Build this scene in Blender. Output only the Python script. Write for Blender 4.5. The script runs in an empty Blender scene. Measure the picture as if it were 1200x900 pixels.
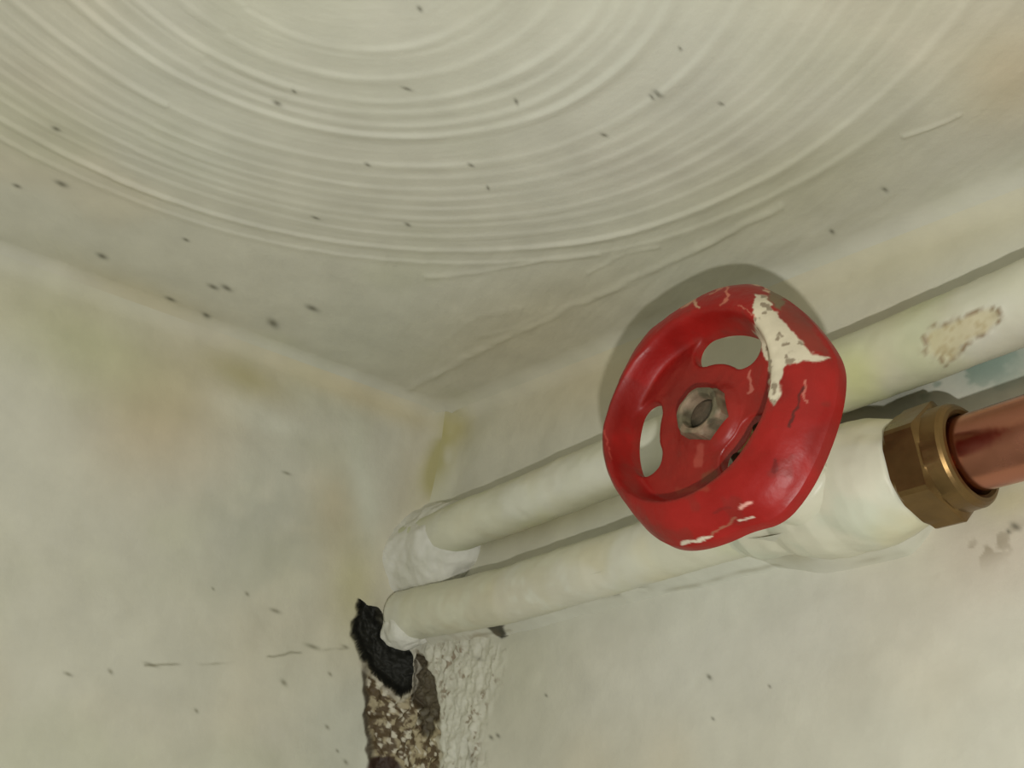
import bpy, math
import numpy as np
from mathutils import Matrix, Vector

# ------------------------------------------------------------------ camera
H = 2.4                                   # ceiling height; the corner of the room is (0, 0, H)
F = 1100.0                                # focal length in pixels of a 1200 px wide frame
AX = np.array([0.63506794, -0.25270485, -0.72995134])   # room axes seen from the camera (right, down, forward)
AY = np.array([-0.76809954, -0.30680979, -0.56204167])
AZ = np.array([0.08192556, -0.91760994, 0.38894755])
CC = 0.45 * np.array([(525 - 600) / F, (482 - 450) / F, 1.0])


def Wd(P):
    d = np.asarray(P, float) - CC
    return np.stack([d @ AX, -(d @ AY), d @ AZ + H], -1)


def ray(x, y):
    return np.array([(x - 600) / F, (y - 450) / F, 1.0])


def on_right(x, y, off=0.0):
    r = ray(x, y)
    return Wd(r * ((CC @ AY + off) / (r @ AY)))


def on_left(x, y, off=0.0):
    r = ray(x, y)
    return Wd(r * ((CC @ AX + off) / (r @ AX)))


def on_ceil(x, y):
    r = ray(x, y)
    return Wd(r * ((CC @ AZ) / (r @ AZ)))


CAMW = Wd(np.zeros(3))
RT = np.array([AX[0], -AY[0], AZ[0]])
DN = np.array([AX[1], -AY[1], AZ[1]])
FW = np.array([AX[2], -AY[2], AZ[2]])


def look(P):
    d = P - CAMW
    z = np.maximum(d @ FW, 1e-3)
    return 600 + F * (d @ RT) / z, 450 + F * (d @ DN) / z


sc = bpy.context.scene
cam = bpy.data.objects.new('camera', bpy.data.cameras.new('camera'))
sc.collection.objects.link(cam)
cam.matrix_world = Matrix(((RT[0], -DN[0], -FW[0], CAMW[0]), (RT[1], -DN[1], -FW[1], CAMW[1]),
                           (RT[2], -DN[2], -FW[2], CAMW[2]), (0, 0, 0, 1)))
cam.data.sensor_width = 36
cam.data.lens = F / 1200 * 36
cam.data.clip_start = 0.005
sc.camera = cam

# ------------------------------------------------------------------ light
w = bpy.data.worlds.new('world')
sc.world = w
w.use_nodes = True
w.node_tree.nodes['Background'].inputs[0].default_value = (0.94, 0.95, 0.86, 1)
w.node_tree.nodes['Background'].inputs[1].default_value = 0.40


def lamp(name, camco, size, power, col):
    L = bpy.data.lights.new(name, 'POINT')
    L.shadow_soft_size = size
    L.energy = power
    L.color = col
    o = bpy.data.objects.new(name, L)
    p = CAMW + camco[0] * RT + camco[1] * DN + camco[2] * FW
    o.location = p
    sc.collection.objects.link(o)


lamp('phone_flash', (-0.001, 0.036, -0.055), 0.003, 2.05, (1.0, 0.985, 0.945))
sc.view_settings.view_transform = 'Standard'
sc.view_settings.look = 'None'
sc.view_settings.exposure = 0.0
sc.view_settings.gamma = 1.0
sc.view_settings.use_curve_mapping = False


# ------------------------------------------------------------------ helpers
def lin(c):
    c = np.asarray(c, float) / 255.0
    return np.where(c <= 0.04045, c / 12.92, ((c + 0.055) / 1.055) ** 2.4)


def _h(ix, iy, iz, s):
    n = (ix * 374761393 + iy * 668265263 + iz * 2147483647 + s * 974634777) & 0xFFFFFFFF
    n = ((n ^ (n >> 13)) * 1274126177) & 0xFFFFFFFF
    n = ((n ^ (n >> 16)) * 2246822519) & 0xFFFFFFFF
    return ((n ^ (n >> 15)) & 0xFFFFFF) / float(0xFFFFFF)


def vn(P, scale, seed=0):
    q = np.asarray(P) * scale
    i = np.floor(q).astype(np.int64)
    f = q - i
    f = f * f * (3 - 2 * f)
    out = 0
    for dx in (0, 1):
        for dy in (0, 1):
            for dz in (0, 1):
                wgt = (f[..., 0] if dx else 1 - f[..., 0]) * (f[..., 1] if dy else 1 - f[..., 1]) * (f[..., 2] if dz else 1 - f[..., 2])
                out = out + wgt * _h(i[..., 0] + dx, i[..., 1] + dy, i[..., 2] + dz, seed)
    return out


def fbm(P, scale, octv=4, seed=0, gain=0.5):
    a, t, s = 1.0, 0.0, 0.0
    for k in range(octv):
        t = t + a * vn(P, scale * 2 ** k, seed + 17 * k)
        s += a
        a *= gain
    return t / s


def sm(a, b, x):
    t = np.clip((x - a) / (b - a), 0, 1)
    return t * t * (3 - 2 * t)


def mixc(col, c, m):
    return col * (1 - m[..., None]) + lin(c) * m[..., None]


def sdf(px, py, poly):
    """signed distance in pixels of a polygon, negative inside"""
    poly = np.array(poly, float)
    d = np.full(px.shape, 1e9)
    ins = np.zeros(px.shape, bool)
    for i in range(len(poly)):
        x0, y0 = poly[i]
        x1, y1 = poly[(i + 1) % len(poly)]
        ex, ey = x1 - x0, y1 - y0
        t = np.clip(((px - x0) * ex + (py - y0) * ey) / (ex * ex + ey * ey), 0, 1)
        d = np.minimum(d, np.hypot(px - x0 - t * ex, py - y0 - t * ey))
        c = (y0 > py) != (y1 > py)
        with np.errstate(divide='ignore', invalid='ignore'):
            xi = (x1 - x0) * (py - y0) / (y1 - y0 + 1e-12) + x0
        ins ^= c & (px < xi)
    return np.where(ins, -d, d)


def sdl(px, py, pts):
    """distance in pixels to an open polyline"""
    d = np.full(px.shape, 1e9)
    for (x0, y0), (x1, y1) in zip(pts[:-1], pts[1:]):
        ex, ey = x1 - x0, y1 - y0
        t = np.clip(((px - x0) * ex + (py - y0) * ey) / (ex * ex + ey * ey), 0, 1)
        d = np.minimum(d, np.hypot(px - x0 - t * ex, py - y0 - t * ey))
    return d


def mesh(name, V, Fc, mat, col=None, parent=None, smooth=True):
    """V (n,3) float, Fc (m,4) int quads"""
    me = bpy.data.meshes.new(name)
    V = np.ascontiguousarray(V, np.float32)
    Fc = np.ascontiguousarray(Fc, np.int32)
    me.vertices.add(len(V))
    me.vertices.foreach_set('co', V.ravel())
    me.loops.add(Fc.size)
    me.loops.foreach_set('vertex_index', Fc.ravel())
    me.polygons.add(len(Fc))
    me.polygons.foreach_set('loop_start', np.arange(0, Fc.size, Fc.shape[1], dtype=np.int32))
    me.polygons.foreach_set('use_smooth', np.full(len(Fc), smooth))
    me.update(calc_edges=True)
    if col is not None:
        at = me.color_attributes.new('Col', 'FLOAT_COLOR', 'POINT')
        at.data.foreach_set('color', np.concatenate([col, np.ones((len(V), 1))], 1).astype(np.float32).ravel())
    me.materials.append(mat)
    o = bpy.data.objects.new(name, me)
    sc.collection.objects.link(o)
    if parent:
        o.parent = parent
    return o


def gridfaces(n, m, wrap=False, flip=False):
    mm = m if wrap else m - 1
    i, j = np.meshgrid(np.arange(n - 1), np.arange(mm), indexing='ij')
    j2 = (j + 1) % m
    f = np.stack([i * m + j, (i + 1) * m + j, (i + 1) * m + j2, i * m + j2], -1).reshape(-1, 4)
    return f[:, ::-1] if flip else f


def material(name, base=None, attr=False, rough=0.5, metal=0.0, nscale=60, namp=0.06, bscale=900, bstr=0.15, bdist=0.0004, rvar=0.1, spec=0.5):
    m = bpy.data.materials.new(name)
    m.use_nodes = True
    N = m.node_tree.nodes
    Lk = m.node_tree.links
    b = N['Principled BSDF']
    b.inputs['Metallic'].default_value = metal
    b.inputs['Specular IOR Level'].default_value = spec
    tc = N.new('ShaderNodeTexCoord')
    nz = N.new('ShaderNodeTexNoise')
    nz.inputs['Scale'].default_value = nscale
    nz.inputs['Detail'].default_value = 6
    Lk.new(tc.outputs['Object'], nz.inputs['Vector'])
    mr = N.new('ShaderNodeMapRange')
    mr.inputs[3].default_value = 1 - namp
    mr.inputs[4].default_value = 1 + namp
    mr.inputs[1].default_value = 0.3
    mr.inputs[2].default_value = 0.7
    Lk.new(nz.outputs[0], mr.inputs[0])
    mul = N.new('ShaderNodeVectorMath')
    mul.operation = 'SCALE'
    if attr:
        a = N.new('ShaderNodeAttribute')
        a.attribute_name = 'Col'
        Lk.new(a.outputs['Color'], mul.inputs[0])
    else:
        mul.inputs[0].default_value = tuple(lin(base))
    Lk.new(mr.outputs[0], mul.inputs['Scale'])
    Lk.new(mul.outputs[0], b.inputs['Base Color'])
    mr2 = N.new('ShaderNodeMapRange')
    mr2.inputs[3].default_value = max(0.05, rough - rvar)
    mr2.inputs[4].default_value = rough + rvar
    mr2.inputs[1].default_value = 0.3
    mr2.inputs[2].default_value = 0.7
    Lk.new(nz.outputs[0], mr2.inputs[0])
    Lk.new(mr2.outputs[0], b.inputs['Roughness'])
    n2 = N.new('ShaderNodeTexNoise')
    n2.inputs['Scale'].default_value = bscale
    n2.inputs['Detail'].default_value = 4
    Lk.new(tc.outputs['Object'], n2.inputs['Vector'])
    bp = N.new('ShaderNodeBump')
    bp.inputs['Strength'].default_value = bstr
    bp.inputs['Distance'].default_value = bdist
    Lk.new(n2.outputs[0], bp.inputs['Height'])
    Lk.new(bp.outputs[0], b.inputs['Normal'])
    return m


M_WALL = material('wall_paint', attr=True, rough=0.62, spec=0.3, bscale=500, bstr=0.25)
M_PIPE = material('pipe_gloss_paint', attr=True, rough=0.42, spec=0.4, bscale=260, bstr=0.3)
M_RED = material('red_enamel', attr=True, rough=0.44, spec=0.36, nscale=90, namp=0.16, bscale=420, bstr=0.35, rvar=0.12)
M_NUT = material('rusty_steel', attr=True, rough=0.6, metal=0.1, nscale=300, namp=0.25, bscale=900, bstr=0.5)
M_BRASS = material('aged_brass', (122, 97, 60), rough=0.36, metal=0.85, nscale=120, namp=0.22, bscale=300, bstr=0.25)
M_COPPER = material('copper', (184, 124, 102), rough=0.24, metal=1.0, nscale=70, namp=0.12, bscale=260, bstr=0.12)
M_GLAND = material('green_brass', (70, 78, 50), rough=0.5, metal=0.4, nscale=300, namp=0.3)

BASE = (203, 201, 186)


def tag(o, label=None, cat=None, group=None, kind=None):
    for k, v in (('label', label), ('category', cat), ('group', group), ('kind', kind)):
        if v:
            o[k] = v


# ------------------------------------------------------------------ room shell
def lean(b):
    """the left wall leans away behind the pipes"""
    return -0.013 * sm(0.015, 0.10, b)


RF = 0.0095
RV = 0.017                                # softer rounding where the two walls meet
D0 = RF * (1 - 1 / math.sqrt(2))


D0V = RV * (1 - 1 / math.sqrt(2))


def fil(d, R=RF):
    q = np.clip(R - d, 0, R)
    return R - np.sqrt(np.maximum(R * R - q * q, 0))


def axis_coords(fine, step, far, start=D0):
    a = list(np.arange(start, fine, step))
    s = step
    while a[-1] < far:
        s *= 1.25
        a.append(a[-1] + s)
    return np.array(a)


HOLE_DIR = np.array([-0.76, 0.58, 0.28])     # the hole runs back into the corner
HOLE = [(420, 704), (441, 711), (458, 727), (463, 748), (478, 760), (487, 785), (484, 812), (470, 820), (452, 808),
        (436, 792), (420, 773), (410, 746), (413, 727)]
CHASE = [(424, 772), (437, 790), (452, 806), (470, 816), (486, 806), (486, 762), (500, 772), (512, 800), (514, 850),
         (518, 940), (507, 975), (512, 1010), (484, 1046), (456, 1020), (440, 1034), (434, 960), (432, 880), (429, 830)]
DARKSTRIP = [(488, 770), (499, 775), (511, 800), (513, 830), (508, 862), (497, 866), (489, 840), (486, 812)]
RAGGED = [(494, 758), (560, 740), (592, 760), (585, 800), (566, 860), (574, 940), (552, 990), (530, 1030), (514, 1000), (512, 800)]


CHIP = [(571, 735), (582, 732), (586, 727), (594, 728), (590, 735), (593, 744), (586, 748), (578, 742)]


def base_colour(P, seed):
    n1 = fbm(P, 14, 3, seed)
    n2 = fbm(P, 22, 3, seed + 50)
    n3 = fbm(P, 9, 3, seed + 90)
    col = np.ones(P.shape[:-1] + (3,)) * lin(BASE)
    col = mixc(col, (205, 194, 168), 0.38 * sm(0.52, 0.75, n1))
    col = mixc(col, (192, 194, 168), 0.34 * sm(0.50, 0.72, n2))
    col = mixc(col, (206, 208, 194), 0.6 * sm(0.5, 0.72, n3))
    return col


def gauss(px, py, x, y, rx, ry, ang=0):
    c, s = math.cos(math.radians(ang)), math.sin(math.radians(ang))
    u = (px - x) * c + (py - y) * s
    v = -(px - x) * s + (py - y) * c
    return np.exp(-0.5 * ((u / rx) ** 2 + (v / ry) ** 2))


def broken(P, px, py, col):
    """the hole and the hacked-out chase down the corner: depth, bump and colour"""
    jx = px + 12 * (fbm(P, 150, 3, 5) - 0.5)
    jy = py + 12 * (fbm(P, 150, 3, 7) - 0.5)
    near = (px > 380) & (px < 640) & (py > 660)
    dep = np.zeros(px.shape)
    bump = np.zeros(px.shape)
    if not near.any():
        return dep, bump, col
    x, y, Q = jx[near], jy[near], P[near]
    h, c_, dk, rg = sdf(x, y, HOLE), sdf(x, y, CHASE), sdf(x, y, DARKSTRIP), sdf(x, y, RAGGED)
    n = fbm(Q, 330, 4, 11)
    n2 = fbm(Q, 520, 3, 13)
    cl = col[near]
    d = np.zeros(x.shape)
    b = np.zeros(x.shape)
    # ragged plaster at the right of the chase, with vertical drips
    mr = sm(8, -14, rg)
    Qs = Q * np.array([1, 1, 0.18])
    st = fbm(Qs, 330, 3, 31)
    b += mr * ((n - 0.5) * 0.003 + (st - 0.45) * 0.0020)
    cl = mixc(cl, (206, 204, 190), 0.5 * mr * sm(0.45, 0.6, st))
    cl = mixc(cl, (120, 100, 74), 0.75 * mr * sm(0.60, 0.70, n2) * sm(0.40, 0.6, fbm(Q, 90, 2, 3)))
    # chase of rubble
    mc = sm(1.5, -4, c_)
    d += mc * 0.005
    b += mc * (n - 0.5) * 0.006
    cl = mixc(cl, (176, 164, 134), mc)
    speck = sm(0.42, 0.52, fbm(Q, 420, 3, 41))
    cl = mixc(cl, (92, 76, 54), mc * 0.95 * speck)
    cl = mixc(cl, (212, 206, 186), mc * sm(0.60, 0.68, fbm(Q, 480, 2, 47)))
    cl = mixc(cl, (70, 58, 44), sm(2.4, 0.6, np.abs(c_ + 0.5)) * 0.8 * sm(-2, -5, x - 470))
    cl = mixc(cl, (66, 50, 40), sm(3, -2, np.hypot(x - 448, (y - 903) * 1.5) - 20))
    ms = sm(2, -3, dk)
    d += ms * 0.006
    cl = mixc(cl, (86, 78, 62), ms * 0.9)
    # hole
    mh = sm(0.3, -2.5, h)
    d = d * (1 - mh) + mh * (0.016 + 0.008 * (n - 0.5))
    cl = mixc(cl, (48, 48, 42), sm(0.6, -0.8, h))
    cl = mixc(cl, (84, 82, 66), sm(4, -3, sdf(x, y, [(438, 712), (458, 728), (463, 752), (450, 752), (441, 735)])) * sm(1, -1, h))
    cl = mixc(cl, (196, 190, 172), 0.7 * sm(3.5, 1.5, np.abs(h - 3)) * (y > 760) * (c_ < 4))
    dep[near], bump[near] = d, b
    col[near] = cl
    return dep, bump, col


def specks(px, py, col, pts, c=(88, 86, 70), a=0.75):
    for p in pts:
        x, y, r = p[:3]
        rx = p[3] if len(p) > 3 else r
        m = np.exp(-0.5 * (((px - x - 0.25 * (py - y)) / (rx * 0.8)) ** 2 + ((py - y - 0.3 * (px - x)) / (r * 0.85)) ** 2))
        col = mixc(col, c, a * m)
    return col


# right wall --------------------------------------------------------------
a = axis_coords(0.285, 0.00052, 0.8, D0V)
b = axis_coords(0.205, 0.00046, 1.0)
B, A_ = np.meshgrid(b, a, indexing='ij')
P0 = np.stack([A_ + lean(B), np.zeros_like(A_), H - B], -1)
px, py = look(P0)
col = base_colour(P0, 100)
g = lambda *k: gauss(px, py, *k)
wob = fbm(P0, 60, 3, 201)
col = mixc(col, (158, 150, 78), np.clip(0.8 * g(514, 540, 11, 34, 20) * sm(0.35, 0.6, wob) * 1.6, 0, 0.7))
col = mixc(col, (176, 166, 96), np.clip(0.6 * g(536, 500, 14, 14, 0), 0, 1))
col = mixc(col, (206, 198, 166), 0.6 * g(1080, 290, 170, 28, -21))
col = mixc(col, (204, 192, 160), 0.6 * g(690, 450, 90, 30, -20))
col = mixc(col, (180, 173, 128), 0.65 * g(650, 604, 100, 16, -17))
scr = sm(0.5, 0.62, fbm(P0 * np.array([1, 1, 1.6]), 120, 4, 77))
col = mixc(col, (110, 132, 116), 0.85 * g(1120, 430, 60, 26, -18) * scr)
col = mixc(col, (132, 136, 124), 0.7 * g(1050, 465, 34, 24, -20))
col = mixc(col, (136, 158, 146), 0.7 * g(1175, 425, 40, 20, -18) * sm(0.4, 0.6, wob))
col = mixc(col, (206, 186, 160), 0.5 * g(1150, 640, 70, 50, -18))
col = mixc(col, (206, 196, 148), 0.6 * g(1185, 585, 30, 16, -18))
col = mixc(col, (178, 176, 150), 0.5 * g(610, 800, 50, 60, 0))
col = mixc(col, (208, 206, 196), 0.5 * g(860, 760, 260, 60, -15))
col = mixc(col, (126, 112, 84), 0.5 * g(1160, 640, 40, 12, -20) * sm(0.55, 0.65, fbm(P0, 260, 3, 9)))
col = specks(px, py, col, [(829, 793, 2.4), (834, 842, 1.6), (1190, 617, 3.5, 4.5), (1182, 623, 2), (471, 594, 3.5, 4), (560, 772, 2, 4), (552, 888, 7, 3),
                           (575, 864, 2), (583, 862, 2), (1060, 640, 2), (900, 804, 1.5), (640, 815, 1.5)])
col = mixc(col, (52, 50, 38), 0.95 * sm(1.5, -1.5, sdf(px + 3 * (fbm(P0, 500, 2, 5) - .5), py, CHIP)))
h = np.maximum(fil(A_, RV), fil(B))
h = h + 0.0016 * (fbm(P0, 18, 3, 300) - 0.5) * sm(D0V, 0.02, A_) * sm(D0, 0.02, B) * 2
h = h + 0.0003 * (fbm(P0, 160, 2, 310) - 0.5) * sm(D0V, 0.012, A_) * sm(D0, 0.01, B)
P = P0.copy()
P[..., 1] -= h
qx_, qy_ = look(P)
dep, bmp, col = broken(P, qx_, qy_, col)
fadeb = sm(D0V, D0V + 0.001, A_)
P[..., 1] -= bmp * fadeb
P += dep[..., None] * HOLE_DIR
wall_right = mesh('wall_right', P.reshape(-1, 3), gridfaces(len(b), len(a), flip=False), M_WALL, col.reshape(-1, 3))
tag(wall_right, 'cream painted wall behind the pipes, right of the corner', 'wall', kind='structure')

# left wall ---------------------------------------------------------------
a = axis_coords(0.235, 0.00055, 0.8, D0V)
B, A_ = np.meshgrid(b, a, indexing='ij')
P0 = np.stack([lean(B), -A_, H - B], -1)
px, py = look(P0)
col = base_colour(P0, 400)
wob = fbm(P0, 50, 3, 401)
col = mixc(col, (212, 212, 198), 0.75 * np.clip(1.3 * g(275, 478, 30, 9, 18) + g(320, 498, 26, 8, 12), 0, 1) * sm(0.2, 0.5, wob))
col = mixc(col, (212, 214, 200), 0.95 * g(424, 575, 10, 44, -8))
col = mixc(col, (196, 176, 144), 0.65 * g(190, 480, 60, 60, 30))
col = mixc(col, (194, 178, 146), 0.6 * g(388, 600, 22, 34, 0))
col = mixc(col, (178, 168, 122), 0.7 * g(288, 442, 40, 14, 25))
col = mixc(col, (190, 190, 150), 0.6 * g(100, 400, 90, 40, 25))
col = mixc(col, (206, 192, 152), 0.6 * g(420, 462, 90, 12, 22))
col = mixc(col, (176, 178, 164), 0.5 * g(310, 620, 60, 70, 0) * sm(0.35, 0.6, wob))
col = mixc(col, (186, 180, 130), 0.5 * g(415, 690, 20, 40, 0))
col = mixc(col, (158, 150, 78), np.clip(0.8 * g(514, 540, 11, 34, 20) * sm(0.35, 0.6, wob) * 1.6, 0, 0.7))
col = mixc(col, (176, 166, 96), np.clip(0.6 * g(536, 500, 14, 14, 0), 0, 1))
crk = sdl(px + 5 * (wob - 0.5), py + 8 * (fbm(P0, 110, 3, 405) - 0.5), [(170, 779), (250, 778), (330, 768), (405, 758)])
col = mixc(col, (128, 124, 100), 0.65 * np.exp(-(crk / 1.5) ** 2) * sm(0.42, 0.6, fbm(P0, 130, 2, 407)))
col = specks(px, py, col, [(80, 790, 1.8, 4), (130, 787, 2.4), (332, 800, 3), (290, 696, 2), (177, 779, 1.6, 6), (322, 716, 2, 5), (335, 555, 1.5, 4),
                           (230, 833, 2), (366, 758, 2.2, 7), (383, 852, 2), (405, 893, 2.2), (395, 880, 1.6), (404, 758, 1.5, 3), (250, 690, 1.4), (386, 790, 1.8)], (118, 115, 94), 0.7)
h = np.maximum(fil(A_, RV), fil(B))
h = h + 0.0018 * (fbm(P0, 20, 3, 500) - 0.5) * sm(D0V, 0.02, A_) * sm(D0, 0.02, B) * 2
h = h + 0.0004 * (fbm(P0, 160, 2, 510) - 0.5) * sm(D0V, 0.012, A_) * sm(D0, 0.01, B)
P = P0.copy()
P[..., 0] += h
qx_, qy_ = look(P)
dep, bmp, col = broken(P, qx_, qy_, col)
fadeb = sm(D0V, D0V + 0.001, A_)
P[..., 0] += bmp * fadeb
P += dep[..., None] * HOLE_DIR
wall_left = mesh('wall_left', P.reshape(-1, 3), gridfaces(len(b), len(a), flip=True), M_WALL, col.reshape(-1, 3))
tag(wall_left, 'bare cream painted wall left of the corner, faint hairline crack across it', 'wall', kind='structure')

# ceiling -----------------------------------------------------------------
a = axis_coords(0.32, 0.00055, 0.8)
bb = axis_coords(0.26, 0.00055, 0.8)
B, A_ = np.meshgrid(bb, a, indexing='ij')
P0 = np.stack([A_, -B, np.full_like(A_, H)], -1)
px, py = look(P0)
col = base_colour(P0, 700)
wob = fbm(P0, 40, 3, 701)
col = mixc(col, (204, 203, 190), 0.6 * g(560, 60, 330, 90, 0))  # flash brightness near the top centre, painted into the ceiling colour
col = mixc(col, (184, 172, 140), 0.5 * g(620, 390, 110, 40, -20))
col = mixc(col, (182, 180, 148), 0.45 * g(930, 220, 140, 40, -25))
col = mixc(col, (190, 192, 176), 0.45 * g(420, 400, 60, 40, 0))
col = mixc(col, (204, 184, 146), 0.5 * g(1190, 90, 50, 40, -30))
col = mixc(col, (190, 178, 140), 0.5 * g(170, 350, 70, 14, 22))
sp = [(492, 10, 2.6), (345, 106, 2), (325, 121, 2, 4), (477, 104, 1.6, 5), (66, 151, 2, 4), (72, 216, 2.6, 6), (20, 218, 1.8, 4), (120, 300, 2.6, 5),
      (250, 336, 2.2, 5), (266, 337, 2.6, 5), (320, 379, 4, 5), (366, 361, 2.6, 6), (242, 369, 2, 4), (771, 109, 2.5, 5), (764, 113, 1.8, 3), (708, 158, 1.8, 3.5),
      (605, 119, 3, 2), (975, 271, 2.4), (478, 263, 1.6, 3), (572, 220, 2, 1.5), (118, 338, 1.8, 4), (218, 281, 1.5, 3), (552, 193, 1.5, 3),
      (370, 255, 1.4, 4), (431, 193, 1.5, 3), (797, 57, 1.8), (845, 122, 1.6, 3), (200, 350, 1.8, 5), (1037, 222, 2, 3)]
col = specks(px, py, col, sp)
# combed swirl
cx, cy = 0.2136, -0.1853
th = np.arctan2(P0[..., 1] - cy, P0[..., 0] - cx)
r = np.hypot(P0[..., 0] - cx, P0[..., 1] - cy)
r = r * (1 + 0.028 * np.sin(th * 2 + 0.9) + 0.010 * np.sin(3 * th + 2.0)) if False else r
wr = r + 0.0022 * (vn(np.stack([th * 2.2, r * 8, r * 0], -1), 1.0, 711) - 0.5) * 2
lines = [10, 28, 62, 100, 115, 134, 150, 190, 206, 219, 232, 243, 254, 265, 276, 293, 309]
amps = [.6, .3, .6, .9, .5, .7, 1.2, .7, .3, .5, .5, .4, .5, .4, .5, 1.4, .7]
h = np.zeros_like(r)
for k, (ly, am) in enumerate(zip(lines, amps)):
    q = on_ceil(565, ly)
    rk = math.hypot(q[0] - cx, q[1] - cy)
    nz = vn(np.stack([th * 3.5, th * 0 + k * 3.1, th * 0], -1), 1.0, 720 + k)
    nz2 = vn(np.stack([th * 1.7, th * 0 + k * 5.3, th * 0], -1), 1.0, 760 + k)
    dr = wr - rk - 0.0014 * (nz2 - 0.5)
    wd = np.where(dr > 0, 0.0024, 0.0009)
    h += 0.00085 * am * (0.30 + 0.75 * nz * nz + 0.25 * nz2) * np.exp(-(dr / wd) ** 2)
micro = vn(np.stack([r * 900, th * 5, r * 0], -1), 1.0, 799) + 0.6 * vn(np.stack([r * 1900, th * 9, r * 0], -1), 1.0, 801)
inside = sm(0.140, 0.128, r)
h += 0.00008 * (micro - 0.8) * inside
for pts, am, wdt in (([(480, 455), (560, 412), (640, 373), (700, 346), (760, 319), (830, 285), (915, 243)], 0.9, 4.2),
                     ([(1060, 160), (1090, 150), (1125, 133)], 0.5, 2.5), ([(560, 395), (600, 386), (650, 360)], .3, 3),
                     ([(500, 325), (560, 320), (640, 303), (700, 296)], .5, 3), ([(690, 320), (720, 300), (770, 290)], .35, 3),
                     ([(520, 400), (560, 370), (610, 360)], .3, 4), ([(900, 290), (960, 270), (1040, 230)], .2, 5)):
    dl = sdl(px + 5 * (wob - 0.5), py + 6 * (fbm(P0, 90, 2, 705) - 0.5), pts)
    h += 0.0009 * am * np.exp(-(dl / wdt) ** 2) * (0.4 + 0.9 * fbm(P0, 120, 2, 707))
h += 0.0009 * (fbm(P0, 24, 3, 730) - 0.5)
# rough brush work between swirl and wall
P45 = np.stack([P0[..., 0] * 0.5 + P0[..., 1] * 0.2, P0[..., 0] * 2 - P0[..., 1] * 2.4, P0[..., 2] * 0], -1)
h += 0.0006 * (fbm(np.stack([P0[..., 0] * 0.9 + P0[..., 1] * 1.5, P0[..., 1] * 0.7 - P0[..., 0] * 0.25, P0[..., 2] * 0], -1), 110, 3, 740) - 0.5) * (1 - inside)
h *= sm(D0, 0.012, A_) * sm(D0, 0.012, B)
h += np.maximum(fil(A_), fil(B)) + 0.0026 * np.exp(-(A_ ** 2 + B ** 2) / 0.008 ** 2)
P = P0.copy()
P[..., 2] -= h
ceiling = mesh('ceiling', P.reshape(-1, 3), gridfaces(len(bb), len(a), flip=False), M_WALL, col.reshape(-1, 3))
tag(ceiling, 'cream ceiling combed into large curved swirls above the pipes', 'ceiling', kind='structure')


# ------------------------------------------------------------------ tubes and turned parts
def frame(d, up=(0, 0, 1)):
    d = np.asarray(d, float)
    d = d / np.linalg.norm(d)
    u = np.asarray(up, float)
    u = u - (u @ d) * d
    u /= np.linalg.norm(u)
    return d, u, np.cross(d, u)


def hexr(th, ap, soft=0.0):
    t = (th + math.pi / 6) % (math.pi / 3) - math.pi / 6
    return ap / np.cos(t)


def turned(name, O, d, prof, mat, parent, n=96, colf=None, up=(0, 0, 1), dispf=None, rot=0.0, closed=True):
    """prof rows: (s, r) round, or (s, apothem, maxr) hexagonal chamfered to maxr; metres"""
    d, u, v = frame(d, up)
    prof = list(prof)
    if closed:
        prof = [(prof[0][0], 1e-5)] + prof + [(prof[-1][0], 1e-5)]
    th = np.linspace(0, 2 * math.pi, n, endpoint=False)
    rows = []
    for p in prof:
        rr = np.full(n, p[1]) if len(p) == 2 else np.minimum(hexr(th + rot, p[1]), p[2])
        rows.append(O + d * p[0] + rr[:, None] * (np.cos(th)[:, None] * u + np.sin(th)[:, None] * v))
    V = np.array(rows)
    if dispf is not None:
        nrm = V - (O + d * np.array([p[0] for p in prof])[:, None, None])
        ln = np.linalg.norm(nrm, axis=-1, keepdims=True)
        V = V + nrm / np.maximum(ln, 1e-9) * dispf(V)[..., None] * np.minimum(ln / 0.004, 1)
    V = V.reshape(-1, 3)
    col = colf(V) if colf else None
    o = mesh(name, V, gridfaces(len(prof), n, wrap=True, flip=True), mat, col, parent)
    return o


def dense(prof, step=0.0006):
    out = []
    for p, q in zip(prof[:-1], prof[1:]):
        k = max(1, int(math.ceil(math.hypot(q[0] - p[0], q[1] - p[1]) / step)))
        if len(p) != len(q):
            k = 1
        for i in range(k):
            t = i / k
            out.append(tuple(p[j] * (1 - t) + q[j] * t for j in range(len(p))))
    out.append(prof[-1])
    return out


def sharpen(o, ang=28):
    me = o.data
    me.set_sharp_from_angle(angle=math.radians(ang))


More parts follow.
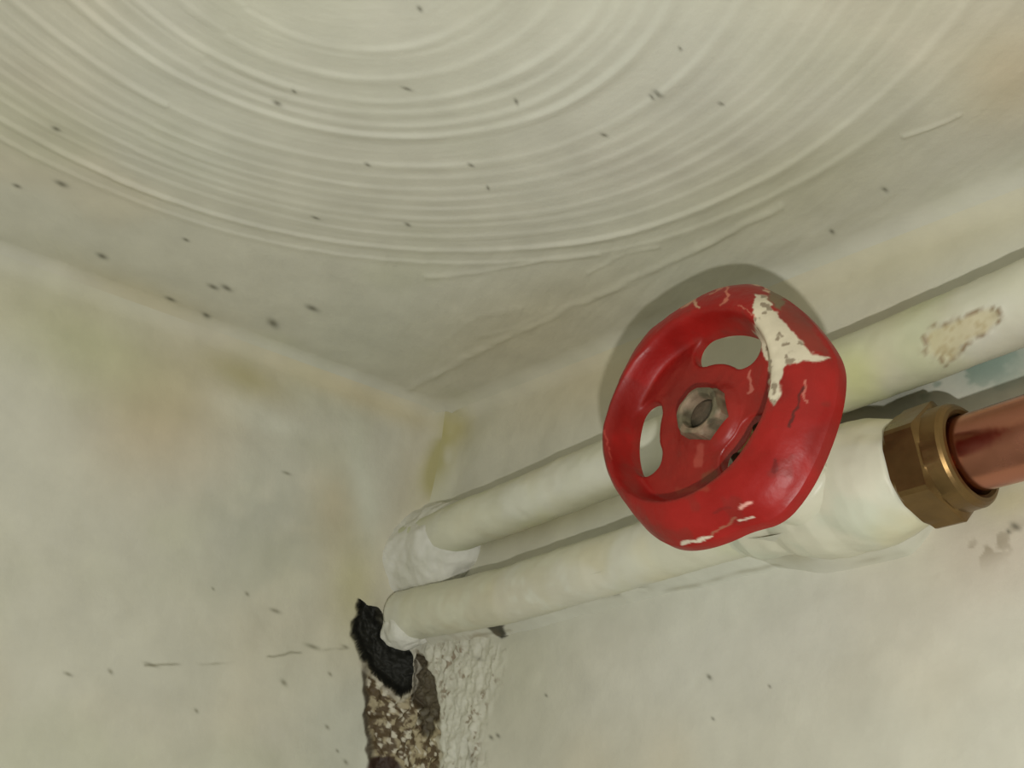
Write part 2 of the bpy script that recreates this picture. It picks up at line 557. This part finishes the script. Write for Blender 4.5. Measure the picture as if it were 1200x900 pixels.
def tube(name, pts, rad, mat, n=72, step=0.0012, colf=None, dispf=None, parent=None):
    pts = np.array(pts, float)
    seg = np.linalg.norm(np.diff(pts, axis=0), axis=1)
    cum = np.r_[0, np.cumsum(seg)]
    s = np.arange(0, cum[-1], step)
    C = np.stack([np.interp(s, cum, pts[:, k]) for k in range(3)], -1)
    ker = 25
    Cp = np.concatenate([C[:1] + (C[0] - C[1]) * np.arange(ker, 0, -1)[:, None], C, C[-1:] + (C[-1] - C[-2]) * np.arange(1, ker + 1)[:, None]])
    K = np.hanning(2 * ker + 1)
    K /= K.sum()
    C = np.stack([np.convolve(Cp[:, k], K, 'valid') for k in range(3)], -1)
    T = np.gradient(C, axis=0)
    T /= np.linalg.norm(T, axis=1, keepdims=True)
    U = np.array([0, 0, 1.0]) - T[:, 2:3] * T
    U /= np.linalg.norm(U, axis=1, keepdims=True)
    Vv = np.cross(T, U)
    th = np.linspace(0, 2 * math.pi, n, endpoint=False)
    R = rad(s / cum[-1]) if callable(rad) else np.full(len(s), rad)
    N = np.cos(th)[None, :, None] * U[:, None] + np.sin(th)[None, :, None] * Vv[:, None]
    P = C[:, None] + R[:, None, None] * N
    if dispf is not None:
        P = P + N * dispf(P)[..., None]
    P = np.concatenate([np.repeat(C[:1, None], n, 1), P, np.repeat(C[-1:, None], n, 1)], 0)
    V = P.reshape(-1, 3)
    return mesh(name, V, gridfaces(len(P), n, wrap=True, flip=True), mat, colf(V) if colf else None, parent)


def pipe_colour(V):
    x, y = look(V)
    col = np.ones((len(V), 3)) * lin((206, 205, 184))
    col = mixc(col, (206, 198, 166), 0.5 * sm(0.5, 0.7, fbm(V, 40, 3, 21)))
    col = mixc(col, (192, 198, 158), 0.6 * sm(0.5, 0.7, fbm(V, 30, 3, 22)))
    col = mixc(col, (212, 212, 200), 0.6 * sm(0.5, 0.7, fbm(V, 50, 3, 24)))
    # flaking patch on the upper pipe
    m = np.clip(gauss(x, y, 1108, 402, 20, 17, -30) + 0.9 * gauss(x, y, 1148, 378, 18, 12, -30), 0, 1)
    jn = fbm(V, 260, 3, 61)
    e = m - 0.75 * jn
    vein = fbm(V, 420, 3, 65)
    ring = np.exp(-((e - 0.1) / 0.06) ** 2) * (m > 0.2) + np.exp(-((vein - 0.5) / 0.035) ** 2) * sm(0.0, 0.15, e) * 0.8
    col = mixc(col, (126, 98, 58), 0.8 * np.clip(ring, 0, 1))
    col = mixc(col, (196, 184, 140), 0.6 * sm(0.12, 0.3, e))
    # yellow green tint by the handwheel
    col = mixc(col, (196, 198, 132), 0.55 * gauss(x, y, 1000, 440, 22, 26, -20))
    col = mixc(col, (186, 180, 136), 0.5 * gauss(x, y, 690, 590, 70, 10, -20))
    # patchy beige tint on the left of the lower pipe
    col = mixc(col, (196, 188, 164), 0.5 * gauss(x, y, 600, 700, 80, 30, -15) * sm(0.4, 0.6, fbm(V, 160, 3, 63)))
    return col


def pipe_disp(P):
    x, y = look(P)
    m = np.clip(gauss(x, y, 1108, 402, 20, 17, -30) + 0.9 * gauss(x, y, 1148, 378, 18, 12, -30), 0, 1)
    e = m - 0.75 * fbm(P, 260, 3, 61)
    return 0.0006 * (fbm(P, 70, 3, 71) - 0.5) * 2 + 0.0004 * (fbm(P, 300, 2, 73) - 0.5) - 0.0005 * sm(0.08, 0.14, e) + 0.0003 * np.exp(-((e - 0.05) / 0.04) ** 2) * (m > .15)


A0, A1 = on_right(484, 640, 0.0080), on_right(1200, 356, 0.0108)
dA = (A1 - A0)
pipe_a = tube('painted_pipe', [A0, A1, A1 + dA * 0.45], 0.0102, M_PIPE, colf=pipe_colour, dispf=pipe_disp)
tag(pipe_a, 'upper cream painted pipe along the wall with a flaking paint patch', 'pipe')

C0, C1, C2, C3 = on_right(474, 722, 0.0075), on_right(600, 697, 0.0085), on_right(960, 584, 0.0150), on_right(1200, 513, 0.0182)
dC = (C3 - C2) / np.linalg.norm(C3 - C2)
pipe_c = tube('painted_pipe', [C0, C1, C2 - dC * 0.02], lambda t: 0.0108 - 0.0010 * t, M_PIPE, colf=pipe_colour,
              dispf=lambda P: 0.0006 * (fbm(P, 70, 3, 81) - 0.5) * 2 + 0.0004 * (fbm(P, 300, 2, 83) - 0.5))
tag(pipe_c, 'lower cream painted pipe running from the corner hole to the valve', 'pipe')

copper = tube('copper_pipe', [C2 + dC * 0.028, C3, C3 + (C3 - C2) * 1.9], 0.0094, M_COPPER, n=96, step=0.002)
tag(copper, 'bare copper pipe coming out of the brass nut at the right edge', 'pipe')

# ------------------------------------------------------------------ gate valve
valve = bpy.data.objects.new('gate_valve', None)
valve.empty_display_size = 0.02
sc.collection.objects.link(valve)
tag(valve, 'gate valve with a chipped red handwheel and cream painted body', 'valve')


def body_colour(V):
    col = np.ones((len(V), 3)) * lin((207, 205, 184))
    col = mixc(col, (206, 200, 164), 0.6 * sm(0.5, 0.66, fbm(V, 60, 3, 121)))
    col = mixc(col, (190, 198, 178), 0.5 * sm(0.52, 0.68, fbm(V, 70, 3, 122)))
    x, y = look(V)
    col = mixc(col, (72, 84, 56), 0.85 * sm(2, -3, sdf(x + 6 * (fbm(V, 300, 3, 125) - 0.5), y, [(966, 466), (984, 470), (992, 482), (986, 496), (962, 488)])))
    return col


bd = lambda P: 0.0009 * (fbm(P, 110, 3, 131) - 0.5) * 2
mm = 0.001
prof = dense([(-34 * mm, 9.6 * mm), (-26 * mm, 10.6 * mm), (-22 * mm, 12.2 * mm), (-14 * mm, 12.8 * mm), (-11 * mm, 12.9 * mm), (-7 * mm, 14.6 * mm),
              (-2 * mm, 16.0 * mm), (4 * mm, 16.8 * mm), (9 * mm, 16.5 * mm), (13 * mm, 17.0 * mm), (17 * mm, 16.8 * mm), (21 * mm, 16.0 * mm),
              (25 * mm, 14.9 * mm), (28.5 * mm, 13.7 * mm), (29.6 * mm, 12.6 * mm)])
body = turned('valve_body', C2, dC, prof, M_PIPE, valve, colf=body_colour, dispf=bd)
sharpen(body, 50)
nprof = dense([(23.2 * mm, 13.6 * mm, 14.1 * mm), (24.2 * mm, 13.6 * mm, 15.3 * mm), (31.6 * mm, 13.6 * mm, 15.3 * mm), (32.0 * mm, 13.0 * mm, 14.0 * mm)], 0.004) + \
    [(32.4 * mm, 13.2 * mm), (36.2 * mm, 13.0 * mm), (37.0 * mm, 12.6 * mm), (37.6 * mm, 11.9 * mm), (37.8 * mm, 11.0 * mm), (37.2 * mm, 10.2 * mm), (35.5 * mm, 9.6 * mm), (33 * mm, 9.3 * mm)]
nut = turned('compression_nut', C2 + dC * 0.0062, dC, nprof, M_BRASS, valve, n=144, rot=0.35, closed=False)
sharpen(nut, 22)
nut['label'] = 'bare brass hexagonal compression nut'

HUB = on_right(820, 483, 0.068)
NV = np.array([0, -1, 0.13])
NV /= np.linalg.norm(NV)
E1 = np.array([0, 0, 1.0]) - NV[2] * NV
E1 /= np.linalg.norm(E1)
E2 = np.array([-1.0, 0, 0])


def hp(s):
    return HUB + NV * s


bprof = dense([(-58 * mm, 15 * mm), (-46 * mm, 14.0 * mm), (-39 * mm, 13 * mm), (-36.5 * mm, 12 * mm), (-35.5 * mm, 10.6 * mm)])
turned('bonnet', HUB, NV, bprof, M_PIPE, valve, colf=body_colour, dispf=bd)
o = turned('bonnet_nut', HUB + NV * -0.001, NV, [(-36 * mm, 10.4 * mm, 11.2 * mm), (-35.5 * mm, 10.4 * mm, 11.8 * mm), (-29 * mm, 10.4 * mm, 11.8 * mm), (-28 * mm, 10 * mm, 10.6 * mm)],
           M_PIPE, valve, rot=0.2, colf=body_colour)
sharpen(o)
o = turned('gland_nut', HUB, NV, [(-28.2 * mm, 7 * mm, 7.4 * mm), (-27.5 * mm, 7 * mm, 7.9 * mm), (-21 * mm, 7 * mm, 7.9 * mm), (-20.4 * mm, 6.6 * mm, 7 * mm)], M_GLAND, valve)
sharpen(o)
turned('stem', HUB, NV, [(-22 * mm, 3.6 * mm), (-11 * mm, 3.6 * mm)], M_BRASS, valve, n=32)

# handwheel ---------------------------------------------------------------
SLOTS = [(-20.0, 34.0), (98.0, 34.0), (-130.0, 25.0)]
S_IN, S_OUT = 14.2, 23.4
out_tab = [(-184, 34.7), (-174, 35.1), (-164, 35.5), (-153, 36.2), (-147, 38.4), (-142, 40.0), (-136, 40.0), (-129, 39.8), (-119, 39.1), (-111, 38.8), (-102, 38.8), (-93, 38.8), (-86, 38.6), (-80, 37.5), (-69, 35.7), (-58, 34.9), (-46, 34.7), (-34, 35.0), (-22, 36.6), (-13, 36.8), (-3, 36.6), (11, 35.2), (23, 35.5), (32, 37.1), (41, 35.6), (50, 33.3), (67, 31.0), (85, 30.6), (97, 30.8), (110, 30.1), (124, 29.6), (138, 29.6), (150, 31.2), (160, 32.6), (168, 33.9), (176, 34.7), (186, 35.1)]
OFF_UP, OFF_LEFT = 2.5, 3.6             # the rim is not quite centred on its nut


def router(thd):
    k = np.array(out_tab)
    s_ = 0
    for dlt in (-4, -2, 0, 2, 4):
        s_ = s_ + np.interp((thd + dlt + 180) % 360 - 180, k[:, 0], k[:, 1])
    return s_ / 5


def slot_sdf(x, y):
    rm, hw = (S_IN + S_OUT) / 2, (S_OUT - S_IN) / 2
    R_ = np.hypot(x, y)
    T_ = np.degrees(np.arctan2(y, x))
    d = np.full(x.shape, 99.0)
    for c, half in SLOTS:
        ha = half - math.degrees(hw / rm)
        dt = (T_ - c + 180) % 360 - 180
        tc_ = np.clip(dt, -ha, ha) + c
        qx, qy = rm * np.cos(np.radians(tc_)), rm * np.sin(np.radians(tc_))
        d = np.minimum(d, np.hypot(x - qx, y - qy) - hw)
    return d


NT, NR = 540, 130
th = np.linspace(-math.pi, math.pi, NT, endpoint=False)
RO = router(np.degrees(th))
fr = np.linspace(0, 1, NR)
fr = 1 - (1 - fr) ** 1.25 * 1.0
RR = 3.0 + fr[:, None] * (RO[None, :] - 3.0)
X0, Y0 = RR * np.cos(th), RR * np.sin(th)
s0 = slot_sdf(X0, Y0)
ff = gridfaces(NR, NT, wrap=True)
cen = slot_sdf(X0.ravel()[ff].mean(1), Y0.ravel()[ff].mean(1))
keep = cen > 0
use_k = np.zeros(NR * NT, bool)
use_r = np.zeros(NR * NT, bool)
use_k[ff[keep].ravel()] = True
use_r[ff[~keep].ravel()] = True
bnd = (use_k & use_r).reshape(NR, NT)
e = 0.01
gx = (slot_sdf(X0 + e, Y0) - slot_sdf(X0 - e, Y0)) / (2 * e)
gy = (slot_sdf(X0, Y0 + e) - slot_sdf(X0, Y0 - e)) / (2 * e)
X0 = np.where(bnd, X0 - s0 * gx, X0)
Y0 = np.where(bnd, Y0 - s0 * gy, Y0)
s0 = slot_sdf(X0, Y0)
RR = np.hypot(X0, Y0)
u_ = RR / RO[None, :]                   # 0..1 towards the rim
# height of the front, millimetres
kr = np.array([0, 6.5, 8.2, 10, 16, 23.2, 23.9, 24.8, 25.6, 26.5, 28.4, 30.5, 32.2, 33.4, 34.3, 34.8])
kz = np.array([-2.4, -2.4, -3.2, -4.2, -4.6, -4.6, -3.6, 0.0, 2.4, 3.0, 2.6, 1.5, 0.0, -1.7, -3.3, -4.8])
from_r = np.where(RR < 26, RR, 26 + (RR - 26) / (RO[None, :] - 26) * 8.8)
top = 0
for dl in (-0.5, -0.25, 0, 0.25, 0.5):
    top = top + np.interp(from_r + dl, kr, kz) / 5
bot = np.interp(from_r, [0, 7.5, 9, 23.5, 25.5, 30, 33, 34.8], [-11, -11, -7.6, -7.6, -5.0, -5.2, -8.0, -7.4])
bev = np.clip(0.9 - s0, 0, 0.9)
top = top - np.where(s0 < 0.9, 0.9 - np.sqrt(np.maximum(0.81 - bev ** 2, 0)), 0) * 0.8
shf = sm(8, 15, RR)
X0 = X0 + OFF_UP * shf
Y0 = Y0 + OFF_LEFT * shf
V3 = lambda z: HUB + (X0[..., None] * E1 + Y0[..., None] * E2 + z[..., None] * NV) * mm
Pt, Pb = V3(top), V3(bot)
wave = fbm(Pt, 140, 3, 151) - 0.5
Pt = Pt + NV * (wave * 0.0009)[..., None]
NN = NR * NT
V = np.concatenate([Pt.reshape(-1, 3), Pb.reshape(-1, 3)])
fk = ff[keep]
ed = {}
faces = [fk, fk[:, ::-1] + NN]
E_ = np.concatenate([fk[:, [0, 1]], fk[:, [1, 2]], fk[:, [2, 3]], fk[:, [3, 0]]])
key = np.minimum(E_[:, 0], E_[:, 1]).astype(np.int64) * NN * 2 + np.maximum(E_[:, 0], E_[:, 1])
uq, inv, cnt = np.unique(key, return_inverse=True, return_counts=True)
Eb = E_[cnt[inv] == 1]
faces.append(np.stack([Eb[:, 1], Eb[:, 0], Eb[:, 0] + NN, Eb[:, 1] + NN], -1))
FF = np.concatenate(faces)
used = np.unique(FF)
rem = np.full(len(V), -1)
rem[used] = np.arange(len(used))
V = V[used]
FF = rem[FF]
x, y = look(V)
jx = x + 5 * (fbm(V, 500, 3, 161) - 0.5) * 2
jy = y + 5 * (fbm(V, 500, 3, 162) - 0.5) * 2
zz = (V - HUB) @ NV / mm
col = np.ones((len(V), 3)) * lin((146, 22, 17))
col = mixc(col, (122, 24, 18), 0.7 * sm(0.5, 0.65, fbm(V, 80, 3, 163)))
col = mixc(col, (128, 34, 26), 0.6 * sm(0.62, 0.72, fbm(V, 200, 3, 164)))
rv = np.linalg.norm((V - HUB) - ((V - HUB) @ NV)[:, None] * NV, axis=1) / mm
col = mixc(col, (140, 40, 30), 0.45 * (rv < 23))
front = zz > -6.2
WHITE = [(884, 345), (900, 348), (906, 362), (918, 376), (928, 388), (938, 396), (950, 412), (976, 420), (947, 425), (927, 424), (920, 432), (916, 447), (914, 462),
         (907, 476), (902, 466), (902, 440), (899, 425), (889, 402), (882, 375)]
mw = sm(1.0, -1.5, sdf(jx, jy, WHITE)) * front
col = mixc(col, (206, 196, 172), mw)
col = mixc(col, (120, 104, 84), mw * 0.8 * sm(0.64, 0.70, fbm(V, 420, 3, 171)))
mdr = sm(2, -2, sdf(jx, jy, [(907, 352), (925, 355), (940, 372), (976, 417), (950, 411), (930, 388), (914, 372)])) * front
col = mixc(col, (128, 52, 40), 0.75 * mdr)  # shade on the upper right flank, painted as a duller red
col = mixc(col, (112, 100, 74), 0.9 * sm(2, -2, sdf(jx, jy, [(898, 336), (912, 340), (922, 352), (914, 364), (902, 352)])) * front)
for pts, wdt, c, al in (([(858, 328), (878, 330), (893, 333), (900, 340)], 2.2, (206, 168, 140), .9), ([(853, 331), (851, 350), (845, 358)], 1.8, (200, 120, 96), .8),
                        ([(800, 357), (812, 352), (820, 360)], 2.4, (190, 150, 120), .8), ([(784, 366), (800, 356)], 1.6, (190, 140, 112), .8), ([(832, 344), (845, 336), (858, 331)], 1.5, (190, 130, 104), .7),
                        ([(866, 358), (880, 366), (885, 372)], 1.6, (196, 120, 100), .6), ([(878, 436), (880, 452), (877, 460)], 2.6, (196, 120, 104), .6),
                        ([(798, 637), (815, 634), (832, 629)], 2.6, (206, 196, 176), .95), ([(832, 627), (850, 617), (862, 608)], 1.6, (150, 96, 74), .8),
                        ([(866, 612), (880, 606)], 2.0, (206, 190, 172), .9), ([(866, 594), (880, 589)], 3.0, (226, 170, 156), .85),  # second stroke: pinkish highlight painted into the red
                        ([(945, 446), (943, 462), (946, 470)], 2.0, (196, 120, 104), .7), ([(942, 452), (934, 476), (925, 500)], 2.6, (74, 26, 20), .85),
                        ([(910, 540), (909, 552)], 4.0, (104, 22, 18), .8), ([(838, 600), (856, 596)], 3.0, (120, 26, 20), .7), ([(890, 486), (888, 494)], 3.0, (90, 24, 20), .7),
                        ([(708, 505), (716, 540)], 1.2, (200, 90, 76), .4), ([(820, 525), (818, 545)], 6.0, (176, 84, 70), .5), ([(795, 575), (830, 572)], 5.0, (150, 60, 44), .6),
                        ([(826, 560), (836, 556)], 7.0, (112, 70, 48), .6)):
    dl = sdl(jx, jy, pts)
    col = mixc(col, c, al * sm(wdt, wdt * 0.4, dl) * front)
wheel = mesh('handwheel', V, FF, M_RED, col, valve)
sharpen(wheel, 55)
wheel['label'] = 'red lobed handwheel with three curved slots and chipped paint'


def rust(V):
    n = fbm(V, 420, 3, 181)
    c = np.ones((len(V), 3)) * lin((100, 93, 72))
    c = mixc(c, (70, 62, 45), 0.8 * sm(0.5, 0.62, n))
    return mixc(c, (150, 126, 104), 0.7 * sm(0.5, 0.35, fbm(V, 300, 2, 182)))


def rust_shaded(V):
    return rust(V) * 0.42  # shade inside the nut's hollow, put into the spindle end's colour


o = turned('spindle_nut', HUB, NV, [(-3.6 * mm, 6.2 * mm, 7.1 * mm), (0.4 * mm, 6.2 * mm, 7.1 * mm), (1.3 * mm, 6.0 * mm, 6.3 * mm), (1.5 * mm, 5.4 * mm), (1.1 * mm, 4.7 * mm), (0.4 * mm, 4.4 * mm), (-2.6 * mm, 4.1 * mm)],
           M_NUT, wheel, n=96, colf=rust, closed=False, rot=0.25, up=(0, 0, 1))
sharpen(o, 25)
o['label'] = 'rusty grey hexagonal nut'
o = turned('spindle_end', HUB, NV, [(-6 * mm, 4.2 * mm), (-1.6 * mm, 4.1 * mm), (-0.9 * mm, 3.2 * mm)], M_NUT, wheel, n=40, colf=rust_shaded)

# ------------------------------------------------------------------ filler around the pipes (part of the right wall)
def mound(name, O, dirx, rx, ry, rz, seed, ptx=1.0):
    """lumpy filler: dirx along the wall, ry out of the wall, rz up"""
    d, u, v = frame(dirx)
    n, m = 120, 160
    ph = np.linspace(0.001, math.pi - 0.001, n)
    t = np.linspace(0, 2 * math.pi, m, endpoint=False)
    PH, T = np.meshgrid(ph, t, indexing='ij')
    q = lambda c, p: np.sign(c) * np.abs(c) ** p
    lx, lr = q(np.cos(PH), 0.8), q(np.sin(PH), 0.75)
    L = lx[..., None] * d * rx + (lr * np.cos(T))[..., None] * u * rz + (lr * np.sin(T))[..., None] * v * ry
    Pm = O + L
    Pm = Pm + L / np.linalg.norm(L, axis=-1, keepdims=True) * ((fbm(Pm, 60, 3, seed) - 0.5) * 0.010 + (fbm(Pm, 260, 3, seed + 5) - 0.5) * 0.0016)[..., None]
    V = Pm.reshape(-1, 3)
    col = np.ones((len(V), 3)) * lin((214, 213, 203))
    col = mixc(col, (200, 200, 186), 0.5 * sm(0.5, 0.65, fbm(V, 90, 3, seed + 9)))
    return mesh(name, V, gridfaces(n, m, wrap=True, flip=True), M_WALL, col, wall_right)


lo = mound('filler_lump', on_right(502, 648, 0.002), dA, 0.037, 0.0178, 0.0205, 601)
lo['label'] = 'white filler lump packed round the pipe ends'
mound('filler_lump', on_right(478, 724, 0.0075), dC, 0.0120, 0.0128, 0.0128, 640)


def fillet(name, pts, rp, a0, wfun, seed, amp=0.003, tap=0.012):
    """paint bridging the underside of a pipe and the wall; it tapers away at both ends"""
    pts = np.array(pts, float)
    seg = np.linalg.norm(np.diff(pts, axis=0), axis=1)
    cum = np.r_[0, np.cumsum(seg)]
    s = np.arange(0, cum[-1], 0.0008)
    C = np.stack([np.interp(s, cum, pts[:, k]) for k in range(3)], -1)
    tp = sm(0, tap, s) * sm(0, tap, cum[-1] - s)
    m = 30
    t = np.linspace(0, 1, m)
    wd = wfun(C) + 0.0016 * (fbm(C, 70, 3, seed) - 0.5)
    a0 = math.radians(a0)
    R_ = rp(C) * (0.35 + 0.65 * tp)
    y0 = C[:, 1] - R_ * math.sin(a0)
    z0 = C[:, 2] - R_ * math.cos(a0)
    # tangent of the pipe at that point meets the wall side control point
    z1 = C[:, 2] - R_ - wd * (0.3 + 0.7 * tp)
    y1 = 0.0012
    yc = y0 * 0.30
    zc = z0 - (z0 - z1) * 0.42
    sx = np.zeros((len(s), m, 3))
    for i, tt in enumerate(t):
        sx[:, i, 0] = C[:, 0]
        sx[:, i, 1] = (1 - tt) ** 2 * y0 + 2 * tt * (1 - tt) * yc + tt * tt * y1
        sx[:, i, 2] = (1 - tt) ** 2 * z0 + 2 * tt * (1 - tt) * zc + tt * tt * z1
    sx[..., 1] -= (fbm(sx, 80, 3, seed + 3) - 0.5) * amp * np.sin(np.pi * t)[None, :] + (fbm(sx, 330, 2, seed + 4) - 0.5) * 0.0005 * np.sin(np.pi * t)[None, :]
    V = sx.reshape(-1, 3)
    x, y = look(V)
    col = base_colour(V, 100)
    nn_ = fbm(V, 60, 3, seed + 8)
    T_ = np.tile(t, len(s))
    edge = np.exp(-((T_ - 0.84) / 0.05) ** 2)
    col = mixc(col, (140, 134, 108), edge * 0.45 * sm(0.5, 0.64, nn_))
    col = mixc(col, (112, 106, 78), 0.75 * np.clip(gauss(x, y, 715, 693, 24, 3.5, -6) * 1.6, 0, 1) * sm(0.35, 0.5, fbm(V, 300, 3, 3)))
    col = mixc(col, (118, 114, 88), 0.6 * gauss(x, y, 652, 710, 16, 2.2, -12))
    col = mixc(col, (154, 146, 104), 0.6 * gauss(x, y, 960, 640, 36, 9, -15) * sm(0.4, 0.55, fbm(V, 200, 3, 6)))
    col = mixc(col, (52, 50, 38), 0.95 * sm(1.5, -1.5, sdf(x + 3 * (fbm(V, 500, 2, 5) - .5), y, CHIP)))
    col = mixc(col, (150, 134, 104), 0.5 * gauss(x, y, 560, 752, 24, 9, 0) * sm(0.4, 0.6, fbm(V, 260, 3, 8)))
    return mesh(name, V, gridfaces(len(s), m, flip=False), M_WALL, col, wall_right)


fx = fillet('paint_fillet', [C0, C1, C2], lambda C: 0.0104 - 0.0010 * sm(C0[0], C2[0], C[:, 0]), 58, lambda C: 0.0022 + 0 * C[:, 0], 801, amp=0.0010)
fx['label'] = 'thick cracked paint bridging the lower pipe and the wall'
fillet('paint_fillet', [C2 - dC * 0.040, C2 + dC * 0.030], lambda C: 0.0100 + 0.0052 * sm(C2[0] - 0.030, C2[0] - 0.006, C[:, 0]), 44, lambda C: 0.0012 + 0 * C[:, 0], 830, amp=0.0045, tap=0.014)
